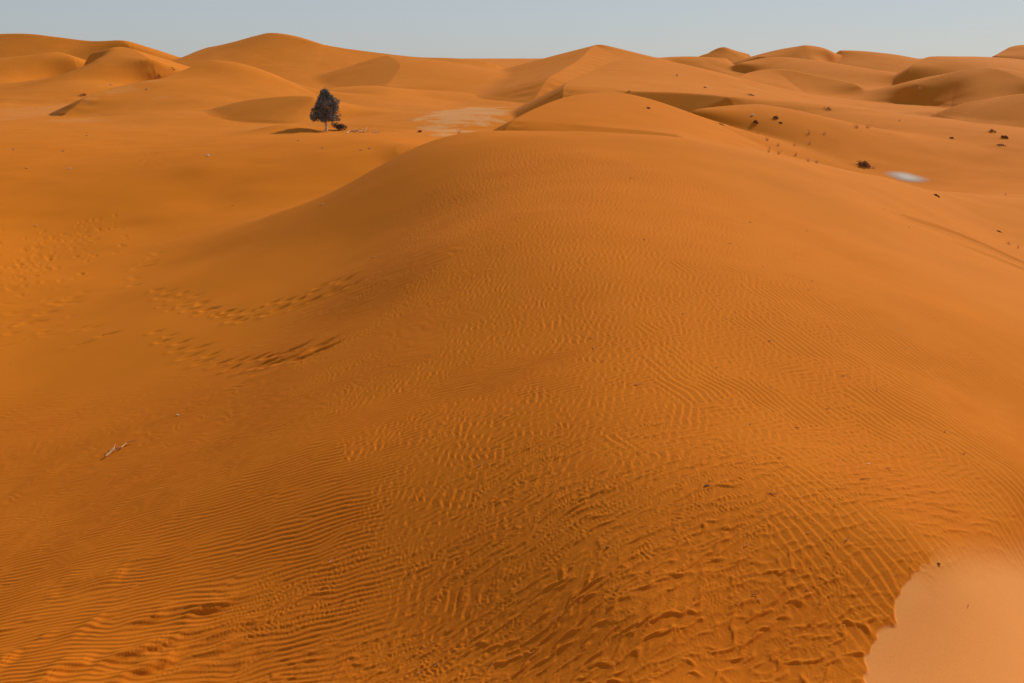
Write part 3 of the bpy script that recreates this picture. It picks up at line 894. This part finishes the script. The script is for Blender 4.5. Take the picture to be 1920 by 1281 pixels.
# ------------------------------------------------------------------ straws, twigs, droppings and litter
def lay(px, py, lpx, apx, r, mat, name, label, cat, group, kink=.12):
    P = ground(px, py); k = P[1] / F
    # direction on the ground from the picture angle apx (degrees)
    e = ground(px + math.cos(R(apx)) * 6, py - math.sin(R(apx)) * 6)
    d = e - P; d /= np.linalg.norm(d) + 1e-9
    L = lpx * k
    b = MB()
    pts = []
    for t_ in (-.5, -.2, .1, .5):
        q = P + d * L * t_ + RNG.normal(0, kink * L * .25, 3) * np.array([1, 1, 0])
        q[2] = hz(q[0], q[1]) + r * .9 + (.02 if t_ == .5 else .006)
        pts.append(q - P)
    b.tube(pts, r, r * .6, 5)
    o = link(name, b.mesh(name), mat); o.location = P
    tag(o, label, cat, group)
GS = 'short straws scattered on the near dune'; GT = 'small dark twigs scattered on the near dune'
LS = 'short pale straw lying on the rippled face of the near dune'; LT = 'small dark twig lying on the rippled face of the near dune'
for px, py, lp, ap in [(1445, 727, 7, 10), (1371, 751, 8, 5), (1014, 835, 10, 25), (1041, 1160, 12, 20), (821, 1246, 14, 20), (787, 1262, 12, 30),
                       (998, 1226, 12, 25), (957, 1235, 10, 30), (1516, 999, 8, 10), (1400, 1023, 10, 20), (1433, 500, 8, 5), (1488, 516, 9, 0), (1517, 543, 9, 0), (1722, 547, 6, 10),
                       (1707, 595, 6, 40), (1685, 618, 8, 0), (1698, 653, 7, 0), (1645, 732, 8, 0), (1110, 635, 12, 8), (1113, 653, 9, -20), (1267, 697, 6, 20),
                       (1332, 408, 5, 0), (1185, 335, 8, 0), (1320, 354, 10, 0), (1620, 433, 5, 10), (1130, 678, 7, 10), (1247, 373, 7, 0), (1425, 1126, 9, -20), (1820, 841, 6, 20), (1516, 1106, 10, -10)]:
    lay(px, py, lp, ap, .0045 + .00010 * ground(px, py)[1], STRAW, 'straw', LS, 'straw', GS)
for px, py, lp, ap in [(1407, 796, 7, 80), (1461, 860, 9, -10), (1475, 877, 8, -15), (1495, 803, 9, -20), (1808, 852, 6, 0), (1552, 768, 6, -10), (1665, 880, 10, -10), (1629, 1091, 7, 20),
                       (1772, 810, 6, 10), (1196, 850, 7, 10), (1161, 1101, 10, 20), (1382, 1132, 8, 10), (1407, 418, 7, -20), (1513, 433, 8, 5), (1369, 458, 7, 0), (1522, 528, 6, 0),
                       (1582, 706, 7, -30), (1105, 412, 5, 60), (1208, 450, 6, -10), (1191, 1185, 8, 10), (921, 1246, 9, 20), (1658, 393, 7, -35), (1705, 426, 7, 0), (1815, 1138, 4, 50),
                       (1443, 640, 6, -10), (1280, 590, 6, 10), (1345, 690, 6, 0), (767, 1076, 7, 25), (437, 386, 6, 10), (195, 628, 5, 0), (46, 636, 5, 20), (20, 682, 6, 60)]:
    lay(px, py, lp, ap, .0050 + .00010 * ground(px, py)[1], TWIG, 'twig', LT, 'twig', GT)
for px, py, lp, ap, mat, nm, lab in [
        (1622, 899, 25, -14, TWIG, 'stick', 'long dark stick lying on the ripples, longest of the dark sticks'), (1450, 928, 18, -2, TWIG, 'stick', 'dark straight stick on the ripples left of the longest stick'),
        (1588, 1013, 14, 35, TWIG, 'stick', 'short dark stick tilted upward on the lower right ripples'), (1629, 871, 11, 15, WHITE, 'straw', 'bright pale straw just above the longest dark stick'),
        (1198, 722, 22, 14, STRAW, 'straw', 'long bright straw near the middle of the rippled dune'), (901, 872, 14, 25, STRAW, 'straw', 'bright straw with a dark shadow where ripples turn coarse'),
        (621, 1053, 9, 35, WHITE, 'straw', 'white straw standing out on the dark coarse ripples at lower left'), (1416, 1116, 16, 0, TWIG, 'stick', 'dark flat stick on the coarse ripples near the bottom right')]:
    lay(px, py, lp, ap, .007 if lp > 12 else .006, mat, nm, lab, 'stick' if nm == 'stick' else 'straw', None, .06)

def bit(px, py, wpx, hpx, mat, name, label, cat, group=None):
    P = ground(px, py); k = P[1] / F
    b = MB(); b.chunk((0, 0, hpx * k * .25), wpx * k * .5, wpx * k * .35, hpx * k * .5, .3)
    o = link(name, b.mesh(name), mat); o.location = P
    tag(o, label, cat, group)
bit(1325, 912, 10, 6, TWIG, 'dry_dropping', 'dark rounded dropping on the ripples left of the long sticks', 'dropping')
bit(1139, 1027, 8, 5, TWIG, 'dry_dropping', 'dark brown dropping in a hollow of the coarse ripples', 'dropping')
bit(1760, 1058, 8, 4, TWIG, 'dry_dropping', 'small dark dropping at the edge of the smooth sand slide', 'dropping')
bit(390, 293, 7, 4, WHITE, 'litter_scrap', 'bright white scrap on the left plain below the tree', 'litter')
bit(1411, 217, 5, 5, WHITE, 'litter_scrap', 'bright white speck just above the dark scrub pair', 'litter')
bit(131, 317, 5, 3, WHITE, 'litter_scrap', 'small white scrap at left, lower than the bright one on the plain', 'litter')
bit(333, 779, 5, 3, WHITE, 'litter_scrap', 'white scrap on the low sand bank up the slope from the dead branch', 'litter')
GP = 'pale specks on the left plain'
for px, py in [(50, 316), (25, 281), (118, 284), (163, 255), (560, 264), (693, 279), (677, 282), (605, 278), (68, 424), (605, 384), (700, 483), (208, 160), (275, 168), (1180, 172)]:
    bit(px, py, 5, 3, STRAW, 'pale_stone', 'small pale stone on the open sand of the left plain', 'stone', GP)

# ------------------------------------------------------------------ whitish patch on the shaded plain, standing for a blurred retouch smear
def make_patch(px, py, wpx, ypx):
    P = ground(px, py); k = P[1] / F
    q = ground(px, py - ypx / 2); q2 = ground(px, py + ypx / 2)
    rx, ry = wpx * k / 2, (q[1] - q2[1]) / 2
    n, m = 48, 14
    vs, fs = [], []
    for i in range(m + 1):
        for j in range(n):
            a = 2 * math.pi * j / n
            r_ = i / m
            x, y = P[0] + rx * r_ * math.cos(a), P[1] + ry * r_ * math.sin(a)
            vs.append((x - P[0], y - P[1], hz(x, y) + .012 + .05 * (1 - r_ * r_) - P[2]))
    for i in range(m):
        for j in range(n):
            j2 = (j + 1) % n
            fs.append((i * n + j, (i + 1) * n + j, (i + 1) * n + j2, i * n + j2))
    me = bpy.data.meshes.new('smear_patch'); me.from_pydata(vs, [], fs); me.update()
    me.polygons.foreach_set('use_smooth', np.ones(len(fs), bool))
    m_, n_, l_, b_ = nodes_of('whitish_smear')
    tc = n_.new('ShaderNodeTexCoord').outputs['Object']
    mp = n_.new('ShaderNodeMapping'); mp.inputs['Scale'].default_value = (1 / rx, 1 / ry, 0)
    l_.new(tc, mp.inputs['Vector'])
    ln = n_.new('ShaderNodeVectorMath'); ln.operation = 'LENGTH'; l_.new(mp.outputs['Vector'], ln.inputs[0])
    f = remap(n_, l_, ln.outputs['Value'], .2, .98, 0.95, 0.0)
    b_.inputs['Base Color'].default_value = (.66, .51, .38, 1)
    b_.inputs['Roughness'].default_value = .9; b_.inputs['Specular IOR Level'].default_value = .1
    l_.new(f, b_.inputs['Alpha'])
    o = link('smear_patch', me, m_); o.location = P
    tag(o, 'whitish soft-edged oval retouch smear on the shaded sand below the largest scrub clump', 'retouch smear')
make_patch(1700, 333, 92, 20)
